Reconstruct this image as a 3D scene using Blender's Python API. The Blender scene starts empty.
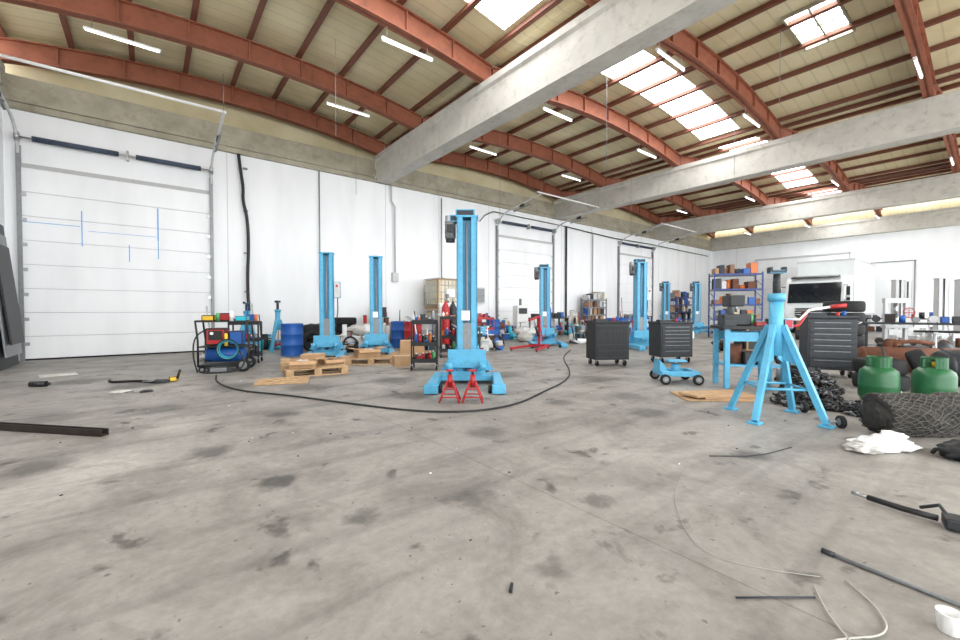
import bpy, bmesh, math, random
from mathutils import Vector, Matrix, Euler, noise
random.seed(7)
scene = bpy.context.scene
try:
    scene.view_settings.view_transform = 'Standard'
    scene.view_settings.look = 'None'
except Exception:
    pass

# ------------------------------------------------------------------ materials
def lin(c):
    return tuple(((v/255)/12.92 if v/255 <= .04045 else ((v/255+.055)/1.055)**2.4) for v in c)

_M = {}
def mat(name, col, rough=.55, metal=0., var=.12, scale=6., bump=0., dirt=None, dirt_amt=.35):
    if name in _M: return _M[name]
    m = bpy.data.materials.new(name); m.use_nodes = True
    nt = m.node_tree; b = nt.nodes['Principled BSDF']
    c = lin(col)
    tc = nt.nodes.new('ShaderNodeTexCoord')
    n = nt.nodes.new('ShaderNodeTexNoise'); n.inputs['Scale'].default_value = scale
    n.inputs['Detail'].default_value = 5; n.inputs['Roughness'].default_value = .6
    nt.links.new(tc.outputs['Object'], n.inputs['Vector'])
    r = nt.nodes.new('ShaderNodeValToRGB')
    r.color_ramp.elements[0].position = .3; r.color_ramp.elements[1].position = .7
    lo = tuple(max(0, v*(1-var)) for v in c); hi = tuple(min(1, v*(1+var)) for v in c)
    r.color_ramp.elements[0].color = (*lo, 1); r.color_ramp.elements[1].color = (*hi, 1)
    nt.links.new(n.outputs['Fac'], r.inputs['Fac'])
    out = r.outputs['Color']
    if dirt:
        n2 = nt.nodes.new('ShaderNodeTexNoise'); n2.inputs['Scale'].default_value = scale*2.3
        n2.inputs['Detail'].default_value = 6; n2.inputs['Roughness'].default_value = .7
        nt.links.new(tc.outputs['Object'], n2.inputs['Vector'])
        r2 = nt.nodes.new('ShaderNodeValToRGB')
        r2.color_ramp.elements[0].position = .52; r2.color_ramp.elements[1].position = .72
        r2.color_ramp.elements[0].color = (0,0,0,1); r2.color_ramp.elements[1].color = (dirt_amt,)*3+(1,)
        nt.links.new(n2.outputs['Fac'], r2.inputs['Fac'])
        mx = nt.nodes.new('ShaderNodeMixRGB'); mx.inputs['Color2'].default_value = (*lin(dirt), 1)
        nt.links.new(r2.outputs['Color'], mx.inputs['Fac']); nt.links.new(out, mx.inputs['Color1'])
        out = mx.outputs['Color']
    nt.links.new(out, b.inputs['Base Color'])
    b.inputs['Roughness'].default_value = rough; b.inputs['Metallic'].default_value = metal
    if bump:
        bp = nt.nodes.new('ShaderNodeBump'); bp.inputs['Strength'].default_value = bump
        bp.inputs['Distance'].default_value = .02
        n3 = nt.nodes.new('ShaderNodeTexNoise'); n3.inputs['Scale'].default_value = scale*5
        nt.links.new(tc.outputs['Object'], n3.inputs['Vector'])
        nt.links.new(n3.outputs['Fac'], bp.inputs['Height']); nt.links.new(bp.outputs['Normal'], b.inputs['Normal'])
    _M[name] = m
    return m

def emat(name, col, strength, sample=True):
    m = bpy.data.materials.new(name); m.use_nodes = True
    b = m.node_tree.nodes['Principled BSDF']
    b.inputs['Base Color'].default_value = (*lin(col), 1)
    b.inputs['Emission Color'].default_value = (*lin(col), 1)
    b.inputs['Emission Strength'].default_value = strength
    if not sample:
        try: m.cycles.emission_sampling='NONE'
        except Exception: pass
    return m

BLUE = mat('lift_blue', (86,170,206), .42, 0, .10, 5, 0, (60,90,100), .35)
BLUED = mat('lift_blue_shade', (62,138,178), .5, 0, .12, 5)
BLUE2 = mat('deep_blue', (30,88,165), .45, 0, .12, 5)
NAVY = mat('rack_blue', (34,58,120), .45, 0, .1, 5)
BLACK = mat('black_paint', (26,27,29), .5, 0, .2, 8)
RUB = mat('black_rubber', (22,22,23), .8, 0, .25, 12, .2)
DGREY = mat('dark_grey_metal', (52,55,58), .5, .3, .15, 8)
GREY = mat('grey_metal', (135,138,140), .45, .4, .12, 8, 0, (70,65,60), .4)
LGREY = mat('light_grey_paint', (196,198,198), .5, 0, .06, 6)
STEEL = mat('bright_steel', (175,176,178), .3, .9, .1, 10)
DSTEEL = mat('dark_steel', (58,50,46), .6, .5, .25, 10, .1)
SPRING = mat('spring_steel_blue', (72,84,102), .5, .3, .15, 8)
RUST = mat('rusty_steel', (112,72,52), .8, .2, .3, 12, .3)
RED = mat('red_paint', (174,36,38), .4, 0, .12, 6, 0, (90,30,25), .4)
ORANGE = mat('orange_plastic', (206,112,52), .45, 0, .08, 6)
BROWN = mat('brown_box', (140,104,76), .8, 0, .15, 6)
YEL = mat('yellow_paint', (226,186,48), .45, 0, .08, 6)
GREEN = mat('gas_bottle_green', (30,92,52), .4, 0, .14, 7, 0, (40,60,40), .5)
GREEN2 = mat('green_plastic', (70,150,90), .45, 0, .1, 6)
WHITE = mat('white_plastic', (232,232,230), .5, 0, .05, 5)
CREAM = mat('tank_cream', (214,205,180), .5, 0, .08, 4)
CARD = mat('cardboard', (180,146,110), .85, 0, .12, 6)
WOOD = mat('pallet_wood', (182,150,112), .8, 0, .22, 14, .2)
CYAN = mat('cyan_plastic', (40,180,200), .45, 0, .1, 6)
SACK = mat('woven_sack', (200,198,192), .8, 0, .2, 14, .3)
GLASS = mat('dark_glass', (26,32,38), .08, 0, .1, 3)
CAB = mat('truck_cab_paint', (222,227,226), .35, 0, .04, 2)
CONC = mat('beam_concrete', (192,189,180), .85, 0, .12, 1.6, .25, (124,120,108), .45)
CONC2 = mat('edge_concrete', (164,158,140), .85, 0, .18, 1.8, .25, (110,102,84), .5)
ARCHM = mat('arch_rust_paint', (146,86,62), .65, 0, .16, 3, 0, (92,54,40), .55)
PURL = mat('purlin_brown', (116,70,52), .65, 0, .14, 4)
TAPE = mat('blue_tape', (110,170,225), .6, 0, .05, 4)
HOSEC = mat('clear_hose', (170,168,158), .25, 0, .05, 5)
ROLLM = mat('rolled_tarp_dark', (52,50,48), .9, 0, .45, 26, .8, (30,28,27), .7)
NETM = mat('net_rope', (84,81,75), .85, 0, .35, 20, .3)
DRAIN = mat('seam_grey', (184,185,184), .7, 0, .05, 5)

def wall_mat():
    m = bpy.data.materials.new('white_wall_paint'); m.use_nodes = True
    nt = m.node_tree; b = nt.nodes['Principled BSDF']; b.inputs['Roughness'].default_value = .75
    tc = nt.nodes.new('ShaderNodeTexCoord')
    n = nt.nodes.new('ShaderNodeTexNoise'); n.inputs['Scale'].default_value = .9; n.inputs['Detail'].default_value = 6
    mp = nt.nodes.new('ShaderNodeMapping'); mp.inputs['Scale'].default_value = (1.6,1.6,.35)
    nt.links.new(tc.outputs['Object'], mp.inputs['Vector']); nt.links.new(mp.outputs['Vector'], n.inputs['Vector'])
    r = nt.nodes.new('ShaderNodeValToRGB')
    r.color_ramp.elements[0].position=.25; r.color_ramp.elements[0].color=(*lin((234,236,237)),1)
    r.color_ramp.elements[1].position=.6; r.color_ramp.elements[1].color=(*lin((245,247,248)),1)
    nt.links.new(n.outputs['Fac'], r.inputs['Fac']); nt.links.new(r.outputs['Color'], b.inputs['Base Color'])
    return m
WALL = wall_mat()

def floor_mat():
    m = bpy.data.materials.new('concrete_floor'); m.use_nodes = True
    nt = m.node_tree; b = nt.nodes['Principled BSDF']
    L = nt.links.new
    tc = nt.nodes.new('ShaderNodeTexCoord')
    def nz(scale, det=7, rough=.6, dist=0):
        n = nt.nodes.new('ShaderNodeTexNoise'); n.inputs['Scale'].default_value=scale
        n.inputs['Detail'].default_value=det; n.inputs['Roughness'].default_value=rough; n.inputs['Distortion'].default_value=dist
        L(tc.outputs['Object'], n.inputs['Vector']); return n
    def ramp(src, p0, c0, p1, c1):
        r = nt.nodes.new('ShaderNodeValToRGB'); e=r.color_ramp.elements
        e[0].position=p0; e[0].color=(*c0,1); e[1].position=p1; e[1].color=(*c1,1)
        L(src, r.inputs['Fac']); return r.outputs['Color']
    def mul(a, bb, fac=1.):
        x = nt.nodes.new('ShaderNodeMixRGB'); x.blend_type='MULTIPLY'; x.inputs['Fac'].default_value=fac
        L(a, x.inputs['Color1']); L(bb, x.inputs['Color2']); return x.outputs['Color']
    base = ramp(nz(.35,6,.6,.4).outputs['Fac'], .3, lin((140,135,128)), .7, lin((168,163,156)))
    blot = ramp(nz(1.5,9,.72,.6).outputs['Fac'], .36, (.66,.65,.64), .56, (1,1,1))
    fine = ramp(nz(14,6,.75).outputs['Fac'], .32, (.78,.78,.78), .62, (1.,1.,1.))
    spots = ramp(nz(3.0,5,.55,.3).outputs['Fac'], .31, (.38,.37,.36), .38, (1,1,1))
    specks = ramp(nz(22,3,.5).outputs['Fac'], .27, (.45,.44,.43), .32, (1,1,1))
    col = mul(mul(mul(mul(base, blot), fine), spots), specks)
    mp = nt.nodes.new('ShaderNodeMapping'); mp.inputs['Scale'].default_value=(.22,3.2,1); mp.inputs['Rotation'].default_value=(0,0,.5)
    L(tc.outputs['Object'], mp.inputs['Vector'])
    tn = nt.nodes.new('ShaderNodeTexNoise'); tn.inputs['Scale'].default_value=1.2; tn.inputs['Detail'].default_value=5
    L(mp.outputs['Vector'], tn.inputs['Vector'])
    col = mul(col, ramp(tn.outputs['Fac'], .36, (.78,.78,.78), .48, (1,1,1)))
    dn = nz(6,4)
    sub = nt.nodes.new('ShaderNodeVectorMath'); sub.operation='SUBTRACT'; sub.inputs[1].default_value=(.5,.5,.5)
    L(dn.outputs['Color'], sub.inputs[0])
    sc = nt.nodes.new('ShaderNodeVectorMath'); sc.operation='SCALE'; sc.inputs['Scale'].default_value=.28
    L(sub.outputs['Vector'], sc.inputs[0])
    ad = nt.nodes.new('ShaderNodeVectorMath'); ad.operation='ADD'
    L(tc.outputs['Object'], ad.inputs[0]); L(sc.outputs['Vector'], ad.inputs[1])
    stains = [(.69,3.17,.17,.32),(.40,4.2,.22,.42),(3.9,1.28,.17,.4),(-.7,4.6,.25,.5),(1.2,5.2,.2,.45),(1.0,7.6,.5,.55),(.95,2.3,.13,.45),
              (2.6,3.2,.24,.55),(2.9,5.2,.35,.42),(1.6,2.1,.18,.55),(4.6,2.6,.3,.5),(0.1,6.4,.35,.5),(6.2,4.5,.5,.55),(1.9,6.8,.4,.5),(1.45,1.3,.12,.55),(3.3,6.6,.45,.45),(-.2,8.7,.45,.45),
              (5.2,5.9,.5,.5),(4.2,3.6,.25,.55),(2.2,1.6,.12,.5),(5.3,3.3,.35,.55),(-1.0,9.8,.5,.5),(-.9,6.6,.4,.55)]
    for (sx,sy,rad,dark) in stains:
        s = nt.nodes.new('ShaderNodeVectorMath'); s.operation='DISTANCE'; s.inputs[1].default_value=(sx,sy,0)
        L(ad.outputs['Vector'], s.inputs[0])
        c = ramp(s.outputs['Value'], rad*.45, (dark,dark,dark*.98), rad, (1,1,1))
        col = mul(col, c)
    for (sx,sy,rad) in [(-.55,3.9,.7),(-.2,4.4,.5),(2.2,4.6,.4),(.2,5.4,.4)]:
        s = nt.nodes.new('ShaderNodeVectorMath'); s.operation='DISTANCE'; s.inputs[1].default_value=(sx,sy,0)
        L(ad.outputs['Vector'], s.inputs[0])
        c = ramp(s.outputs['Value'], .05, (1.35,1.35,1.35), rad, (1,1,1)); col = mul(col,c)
    sep2 = nt.nodes.new('ShaderNodeSeparateXYZ'); L(tc.outputs['Object'], sep2.inputs[0])
    def mth(op, a, v=None):
        x = nt.nodes.new('ShaderNodeMath'); x.operation=op
        L(a, x.inputs[0])
        if v is not None: x.inputs[1].default_value=v
        return x.outputs[0]
    a = mth('ADD', sep2.outputs['X'], 100-2.03)
    a = mth('MODULO', a, 4.95)
    a = mth('ABSOLUTE', mth('SUBTRACT', a, (100 % 4.95)))
    col = mul(col, ramp(a, .003, (.70,.69,.68), .008, (1,1,1)))
    L(col, b.inputs['Base Color'])
    rr = nt.nodes.new('ShaderNodeMapRange'); rr.inputs['To Min'].default_value=.36; rr.inputs['To Max'].default_value=.7
    L(nz(2.2,6).outputs['Fac'], rr.inputs['Value']); L(rr.outputs['Result'], b.inputs['Roughness'])
    bp = nt.nodes.new('ShaderNodeBump'); bp.inputs['Strength'].default_value=.12; bp.inputs['Distance'].default_value=.01
    L(nz(30,5,.7).outputs['Fac'], bp.inputs['Height']); L(bp.outputs['Normal'], b.inputs['Normal'])
    return m

def ceil_mat():
    m = bpy.data.materials.new('beige_roof_panel'); m.use_nodes=True
    nt=m.node_tree; b=nt.nodes['Principled BSDF']; L=nt.links.new
    b.inputs['Roughness'].default_value=.7
    tc=nt.nodes.new('ShaderNodeTexCoord')
    n=nt.nodes.new('ShaderNodeTexNoise'); n.inputs['Scale'].default_value=.8; n.inputs['Detail'].default_value=7
    L(tc.outputs['Object'], n.inputs['Vector'])
    r=nt.nodes.new('ShaderNodeValToRGB'); e=r.color_ramp.elements
    e[0].position=.3; e[0].color=(*lin((204,190,148)),1); e[1].position=.65; e[1].color=(*lin((228,217,180)),1)
    L(n.outputs['Fac'], r.inputs['Fac'])
    w=nt.nodes.new('ShaderNodeTexWave'); w.bands_direction='Y'; w.inputs['Scale'].default_value=.9; w.inputs['Distortion'].default_value=0
    L(tc.outputs['Object'], w.inputs['Vector'])
    r2=nt.nodes.new('ShaderNodeValToRGB'); e=r2.color_ramp.elements
    e[0].position=0; e[0].color=(.84,.84,.84,1); e[1].position=.06; e[1].color=(1,1,1,1)
    L(w.outputs['Fac'], r2.inputs['Fac'])
    x=nt.nodes.new('ShaderNodeMixRGB'); x.blend_type='MULTIPLY'; x.inputs['Fac'].default_value=1
    L(r.outputs['Color'], x.inputs['Color1']); L(r2.outputs['Color'], x.inputs['Color2'])
    L(x.outputs['Color'], b.inputs['Base Color'])
    return m
CEIL = ceil_mat()
SKYL = emat('skylight_sheet', (250,252,255), 14.0)
TUBE = emat('fluorescent_tube', (255,255,255), 4.0, False)

# ------------------------------------------------------------------ builder
class B:
    def __init__(s): s.bm=bmesh.new(); s.m=[]
    def mi(s,m):
        if m not in s.m: s.m.append(m)
        return s.m.index(m)
    def tag(s,verts,m,smooth=False):
        i=s.mi(m); fs=set()
        for v in verts:
            for f in v.link_faces: fs.add(f)
        for f in fs: f.material_index=i; f.smooth=smooth
        return fs
    def box(s,c,sz,m,rot=(0,0,0),bev=0):
        M=Matrix.Translation(c)@Euler(rot).to_matrix().to_4x4()@Matrix.Diagonal((*sz,1))
        r=bmesh.ops.create_cube(s.bm,size=1,matrix=M); s.tag(r['verts'],m)
        if bev:
            es=set(e for v in r['verts'] for e in v.link_edges)
            bmesh.ops.bevel(s.bm,geom=list(es),offset=bev,segments=2,affect='EDGES',profile=.6)
    def cyl(s,p1,p2,r,m,r2=None,seg=16,smooth=True):
        p1=Vector(p1);p2=Vector(p2); d=p2-p1; L=d.length
        q=d.to_track_quat('Z','Y').to_matrix().to_4x4()
        M=Matrix.Translation((p1+p2)/2)@q
        x=bmesh.ops.create_cone(s.bm,cap_ends=True,segments=seg,radius1=r,radius2=r if r2 is None else r2,depth=L,matrix=M)
        fs=s.tag(x['verts'],m,smooth)
        for f in fs:
            if len(f.verts)>4: f.smooth=False
    def ell(s,c,sz,m,rot=(0,0,0),u=16,v=10):
        M=Matrix.Translation(c)@Euler(rot).to_matrix().to_4x4()@Matrix.Diagonal((*sz,1))
        x=bmesh.ops.create_uvsphere(s.bm,u_segments=u,v_segments=v,radius=1,matrix=M); s.tag(x['verts'],m,True)
    def blob(s,c,sz,m,seed=0,amp=.25,freq=1.8,sub=3,flat=True):
        x=bmesh.ops.create_icosphere(s.bm,subdivisions=sub,radius=1)
        for v in x['verts']:
            n=noise.noise(v.co*freq+Vector((seed*3.1,seed*1.7,0)))+.5*noise.noise(v.co*freq*2.6+Vector((seed,9,seed)))
            k=1+amp*n*1.6
            v.co=Vector((c[0]+v.co.x*k*sz[0],c[1]+v.co.y*k*sz[1],c[2]+v.co.z*k*sz[2]))
            if flat and v.co.z<0.003: v.co.z=0.003
        s.tag(x['verts'],m,True)
    def tube(s,pts,r,m,seg=8,closed=False,smoothpath=0):
        P=[Vector(p) for p in pts]
        for _ in range(smoothpath):
            Q=[P[0]]
            for a,b in zip(P,P[1:]): Q+= [a.lerp(b,.25),a.lerp(b,.75)]
            Q.append(P[-1]); P=Q
        n=len(P); rings=[]; up=None
        for i,p in enumerate(P):
            if closed: t=(P[(i+1)%n]-P[i-1])
            else: t=P[min(i+1,n-1)]-P[max(i-1,0)]
            t.normalize()
            if up is None:
                up=Vector((0,0,1)) if abs(t.z)<.9 else Vector((1,0,0))
            up=(up-t*up.dot(t))
            if up.length<1e-4: up=Vector((1,0,0))-t*t.x
            up.normalize(); sd=t.cross(up)
            rings.append([s.bm.verts.new(p+(up*math.cos(a)+sd*math.sin(a))*r) for a in [2*math.pi*k/seg for k in range(seg)]])
        i=s.mi(m)
        rng=range(n) if closed else range(n-1)
        for a in rng:
            A=rings[a];Bb=rings[(a+1)%n]
            for k in range(seg):
                f=s.bm.faces.new((A[k],A[(k+1)%seg],Bb[(k+1)%seg],Bb[k])); f.material_index=i; f.smooth=True
        if not closed:
            for rg in (rings[0],rings[-1][::-1]):
                f=s.bm.faces.new(rg); f.material_index=i
    def lathe(s,prof,m,M=None,seg=24,smooth=True):
        M=M or Matrix.Identity(4); rings=[]; i=s.mi(m)
        for (r,z) in prof:
            rings.append([s.bm.verts.new(M@Vector((r*math.cos(2*math.pi*k/seg),r*math.sin(2*math.pi*k/seg),z))) for k in range(seg)])
        for A,Bb in zip(rings,rings[1:]):
            for k in range(seg):
                f=s.bm.faces.new((A[k],A[(k+1)%seg],Bb[(k+1)%seg],Bb[k])); f.material_index=i; f.smooth=smooth
        for rg in (rings[0][::-1],rings[-1]):
            f=s.bm.faces.new(rg); f.material_index=i
    def prism(s,poly,vec,m):
        vec=Vector(vec); A=[s.bm.verts.new(Vector(p)) for p in poly]; Bb=[s.bm.verts.new(Vector(p)+vec) for p in poly]
        i=s.mi(m); n=len(A)
        fs=[s.bm.faces.new(A[::-1]),s.bm.faces.new(Bb)]
        for k in range(n): fs.append(s.bm.faces.new((A[k],A[(k+1)%n],Bb[(k+1)%n],Bb[k])))
        for f in fs: f.material_index=i
    def wheel(s,c,r,w,axis='x',rim=None):
        R={'x':Euler((0,math.pi/2,0)),'y':Euler((math.pi/2,0,0)),'z':Euler((0,0,0))}[axis].to_matrix().to_4x4()
        M=Matrix.Translation(c)@R
        s.lathe([(r*.55,-w/2),(r*.9,-w/2),(r*.985,-w*.38),(r,-w*.15),(r,w*.15),(r*.985,w*.38),(r*.9,w/2),(r*.55,w/2)],RUB,M,20)
        if rim: s.lathe([(r*.15,-w*.52),(r*.5,-w*.52),(r*.57,-w*.5),(r*.57,w*.5),(r*.5,w*.52),(r*.15,w*.52)],rim,M,16)
    def tyre(s,c,r,w,axis='z',rot=None):
        R={'x':Euler((0,math.pi/2,0)),'y':Euler((math.pi/2,0,0)),'z':Euler((0,0,0))}[axis].to_matrix().to_4x4()
        if rot: R=Euler(rot).to_matrix().to_4x4()
        M=Matrix.Translation(c)@R; i=s.mi(RUB); seg=28
        prof=[(r*.58,-w*.36),(r*.7,-w*.48),(r*.88,-w*.5),(r*.97,-w*.42),(r,-w*.2),(r,w*.2),(r*.97,w*.42),(r*.88,w*.5),(r*.7,w*.48),(r*.58,w*.36),(r*.62,0)]
        rings=[[s.bm.verts.new(M@Vector((a*math.cos(2*math.pi*k/seg),a*math.sin(2*math.pi*k/seg),z))) for k in range(seg)] for a,z in prof]
        n=len(rings)
        for j in range(n):
            A=rings[j];Bb=rings[(j+1)%n]
            for k in range(seg):
                f=s.bm.faces.new((A[k],A[(k+1)%seg],Bb[(k+1)%seg],Bb[k])); f.material_index=i; f.smooth=True
    def caster(s,x,y,r=.05):
        s.cyl((x-.018,y,r),(x+.018,y,r),r,RUB,seg=14)
        s.box((x,y,r*1.6),(.055,.05,r*1.1),STEEL)
    def done(s,name,loc=(0,0,0),rz=0.,rot=None):
        bmesh.ops.recalc_face_normals(s.bm,faces=s.bm.faces[:])
        me=bpy.data.meshes.new(name); s.bm.to_mesh(me); s.bm.free()
        for m in s.m: me.materials.append(m)
        o=bpy.data.objects.new(name,me); scene.collection.objects.link(o)
        o.location=loc; o.rotation_euler=rot if rot else (0,0,rz)
        return o
def dup(o,name,loc,rz=0):
    n=bpy.data.objects.new(name,o.data); scene.collection.objects.link(n); n.location=loc; n.rotation_euler=(0,0,rz); return n

CR=math.radians(-38.4)   # heading of the hall diagonal (lifts face this way)

# ------------------------------------------------------------------ room shell
YW=14.75; XF=35.6; XL=-2.65; YR=-6.
b=B(); b.box(((XF+XL)/2,(YW+YR)/2-2,-.1),(XF-XL+.6,YW-YR+4.6,.2),floor_mat()); b.done('floor')
b=B(); b.box(((XF+XL)/2,YW+.15,3.0),(XF-XL+.6,.3,6.0),WALL)
for x in [1.9,4.62,7.1,9.5,12.2,17.2,19.8,22.4,25,27.2,30,32.6]:
    b.box((x,YW-.002,3.0),(.012,.006,5.98),DRAIN)
b.done('wall_left')
b=B(); b.box((XF+.15,(YW+YR)/2,3.0),(.3,YW-YR,6.0),WALL)
for y in [13,0.9,-1.8,-4.2]: b.box((XF-.002,y,3.0),(.006,.014,5.98),DRAIN)
b.done('wall_far')
b=B(); b.box((XL-.15,(YW-3)/2,3.45),(.3,YW+3,6.9),WALL); b.done('wall_near')
b=B()
for x0,x1 in [(XL,6.65),(7.25,16.55),(17.15,26.45),(27.05,35.05)]:
    b.box(((x0+x1)/2,YW+.05,6.30),(x1-x0,.42,.30),CONC2,bev=.015)
    b.box(((x0+x1)/2,YW+.08,6.62),(x1-x0,.30,.34),CONC2,bev=.015)
b.box(((XF+XL)/2,YW-.06,6.07),(XF-XL,.14,.14),CONC2)
b.done('concrete_edge_beam')
b=B(); b.box(((XF+XL)/2,YW+.28,7.5),(XF-XL+.6,.06,1.9),CEIL); b.done('wall_left_gable')
b=B(); b.box((XF+.15,(YW+YR)/2,7.2),(.1,YW-YR+.6,2.4),CEIL); b.done('wall_far_gable')

beams=[-2.9,6.95,16.85,26.75,35.3]   # centre lines
for i,x in enumerate(beams):
    b=B()
    prof=[(-.25,6.0),(.25,6.0),(.25,6.75),(.32,6.80),(.32,6.95),(-.32,6.95),(-.32,6.80),(-.25,6.75)]
    b.prism([(px,0,pz) for px,pz in prof],(0,YW-YR-.02,0),CONC)
    b.done('concrete_roof_beam',(x,YR,0))

RISE=.46; Z0=6.92; AD=.50
def arc(x,x0,x1):
    t=(x-(x0+x1)/2)/((x1-x0)/2); return RISE*(1-t*t)
bays=list(zip(beams,beams[1:]))
archY=[14.5,11.8,8.3,4.9,1.4,-2.1,-5.6]
def curved(b,x0,x1,y0,y1,za,zb,m,n=20):
    i=b.mi(m); prev=None
    for k in range(n+1):
        x=x0+(x1-x0)*k/n; z=arc(x,x0,x1)
        ring=[b.bm.verts.new((x,y0,Z0+z+za)),b.bm.verts.new((x,y1,Z0+z+za)),b.bm.verts.new((x,y1,Z0+z+zb)),b.bm.verts.new((x,y0,Z0+z+zb))]
        if prev:
            for j in range(4):
                f=b.bm.faces.new((prev[j],prev[(j+1)%4],ring[(j+1)%4],ring[j])); f.material_index=i
        else: b.bm.faces.new(ring).material_index=i
        prev=ring
    b.bm.faces.new(prev[::-1]).material_index=i
for (x0,x1) in bays:
    for y in archY:
        b=B()
        curved(b,x0+.03,x1-.03,-.03,.03,0,AD,ARCHM)
        curved(b,x0+.03,x1-.03,-.11,.11,0,.03,ARCHM)
        curved(b,x0+.03,x1-.03,-.11,.11,AD-.03,AD,ARCHM)
        nst=8
        for k in range(1,nst):
            x=x0+(x1-x0)*k/nst; z=Z0+arc(x,x0,x1)
            b.box((x,0,z+AD/2),(.03,.19,AD-.06),ARCHM)
        b.done('roof_arch',(0,y,0))
b=B()
for (x0,x1) in bays:
    n=8
    for k in range(n+1):
        x=x0+.35+(x1-x0-.7)*k/n; z=Z0+arc(x,x0,x1)+AD
        b.box((x,(YW+YR)/2,z+.06),(.07,YW-YR,.12),PURL)
        b.box((x,(YW+YR)/2,z+.015),(.12,YW-YR,.02),PURL)
b.done('roof_purlins')
ZC=AD+.125
def roofpatch(b,x0,x1,xa,xb,ya,yb,m,n=10,dz=0):
    i=b.mi(m); prev=None
    for k in range(n+1):
        x=xa+(xb-xa)*k/n; z=Z0+arc(x,x0,x1)+ZC+dz
        r=[b.bm.verts.new((x,ya,z)),b.bm.verts.new((x,yb,z))]
        if prev:
            f=b.bm.faces.new((prev[0],prev[1],r[1],r[0])); f.material_index=i; f.smooth=True
        prev=r
b=B(); sk=B()
SY0,SY1=5.95,7.25
for bi,(x0,x1) in enumerate(bays):
    roofpatch(b,x0,x1,x0,x1,SY1,YW+.3,CEIL,24)
    a0,a1=x0+.5,x1-.5
    roofpatch(b,x0,x1,x0,a0,SY0,SY1,CEIL,4); roofpatch(b,x0,x1,a1,x1,SY0,SY1,CEIL,4)
    roofpatch(sk,x0,x1,a0,a1,SY0,SY1,SKYL,20)
    if bi==1:
        roofpatch(b,x0,x1,x0,x1,3.3,SY0,CEIL,24); roofpatch(b,x0,x1,x0,x1,YR,2.4,CEIL,24)
        roofpatch(b,x0,x1,x0,11.6,2.4,3.3,CEIL,12); roofpatch(b,x0,x1,13.3,x1,2.4,3.3,CEIL,12)
        roofpatch(sk,x0,x1,11.6,13.3,2.4,3.3,SKYL,6)
    else:
        roofpatch(b,x0,x1,x0,x1,YR,SY0,CEIL,24)
b.done('ceiling'); sk.done('window_1')
b=B()
x0,x1=bays[1]
for y in (2.38,2.85,3.32): b.box((12.45,y,Z0+arc(12.45,x0,x1)+ZC-.05),(1.8,.04,.08),CONC2)
for x in (11.58,12.45,13.32): b.box((x,2.85,Z0+arc(x,x0,x1)+ZC-.04),(.05,1.0,.08),CONC2)
b.done('trim_1')
b=B()
b.box((0,0,.025),(1.26,.065,.04),WHITE,bev=.008)
b.cyl((-.6,0,-.012),(.6,0,-.012),.018,TUBE,seg=10)
b.box((-.62,0,-.005),(.03,.04,.05),LGREY); b.box((.62,0,-.005),(.03,.04,.05),LGREY)
for x in(-.5,.5): b.cyl((x,0,.04),(x,0,.30),.006,GREY,seg=6)
lamp=b.done('fluorescent_lamp',(-.35,11.8,6.97))
for (bx0,bx1) in bays:
    for y in archY[1:6]:
        for off in (2.55,7.45):
            if bx0==beams[0] and y==11.8 and off==2.55: continue
            if bx0+off+.7>bx1: continue
            zt=Z0+arc(bx0+off,bx0,bx1)
            dup(lamp,'fluorescent_lamp',(bx0+off,y,zt-.30))
# thin suspension wires hanging from the roof
b=B()
for x,y,z0 in [(2.2,6.6,6.0),(3.4,9.6,5.2),(8.9,6.2,4.6),(5.2,12.9,4.9),(11.0,3.2,5.8),(14.5,5.4,5.5),(9.6,11.0,4.5),(15.5,9.6,4.4)]:
    b.cyl((x,y,z0),(x,y,7.4),.006,GREY,seg=6)
b.done('hanging_wires')

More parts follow.
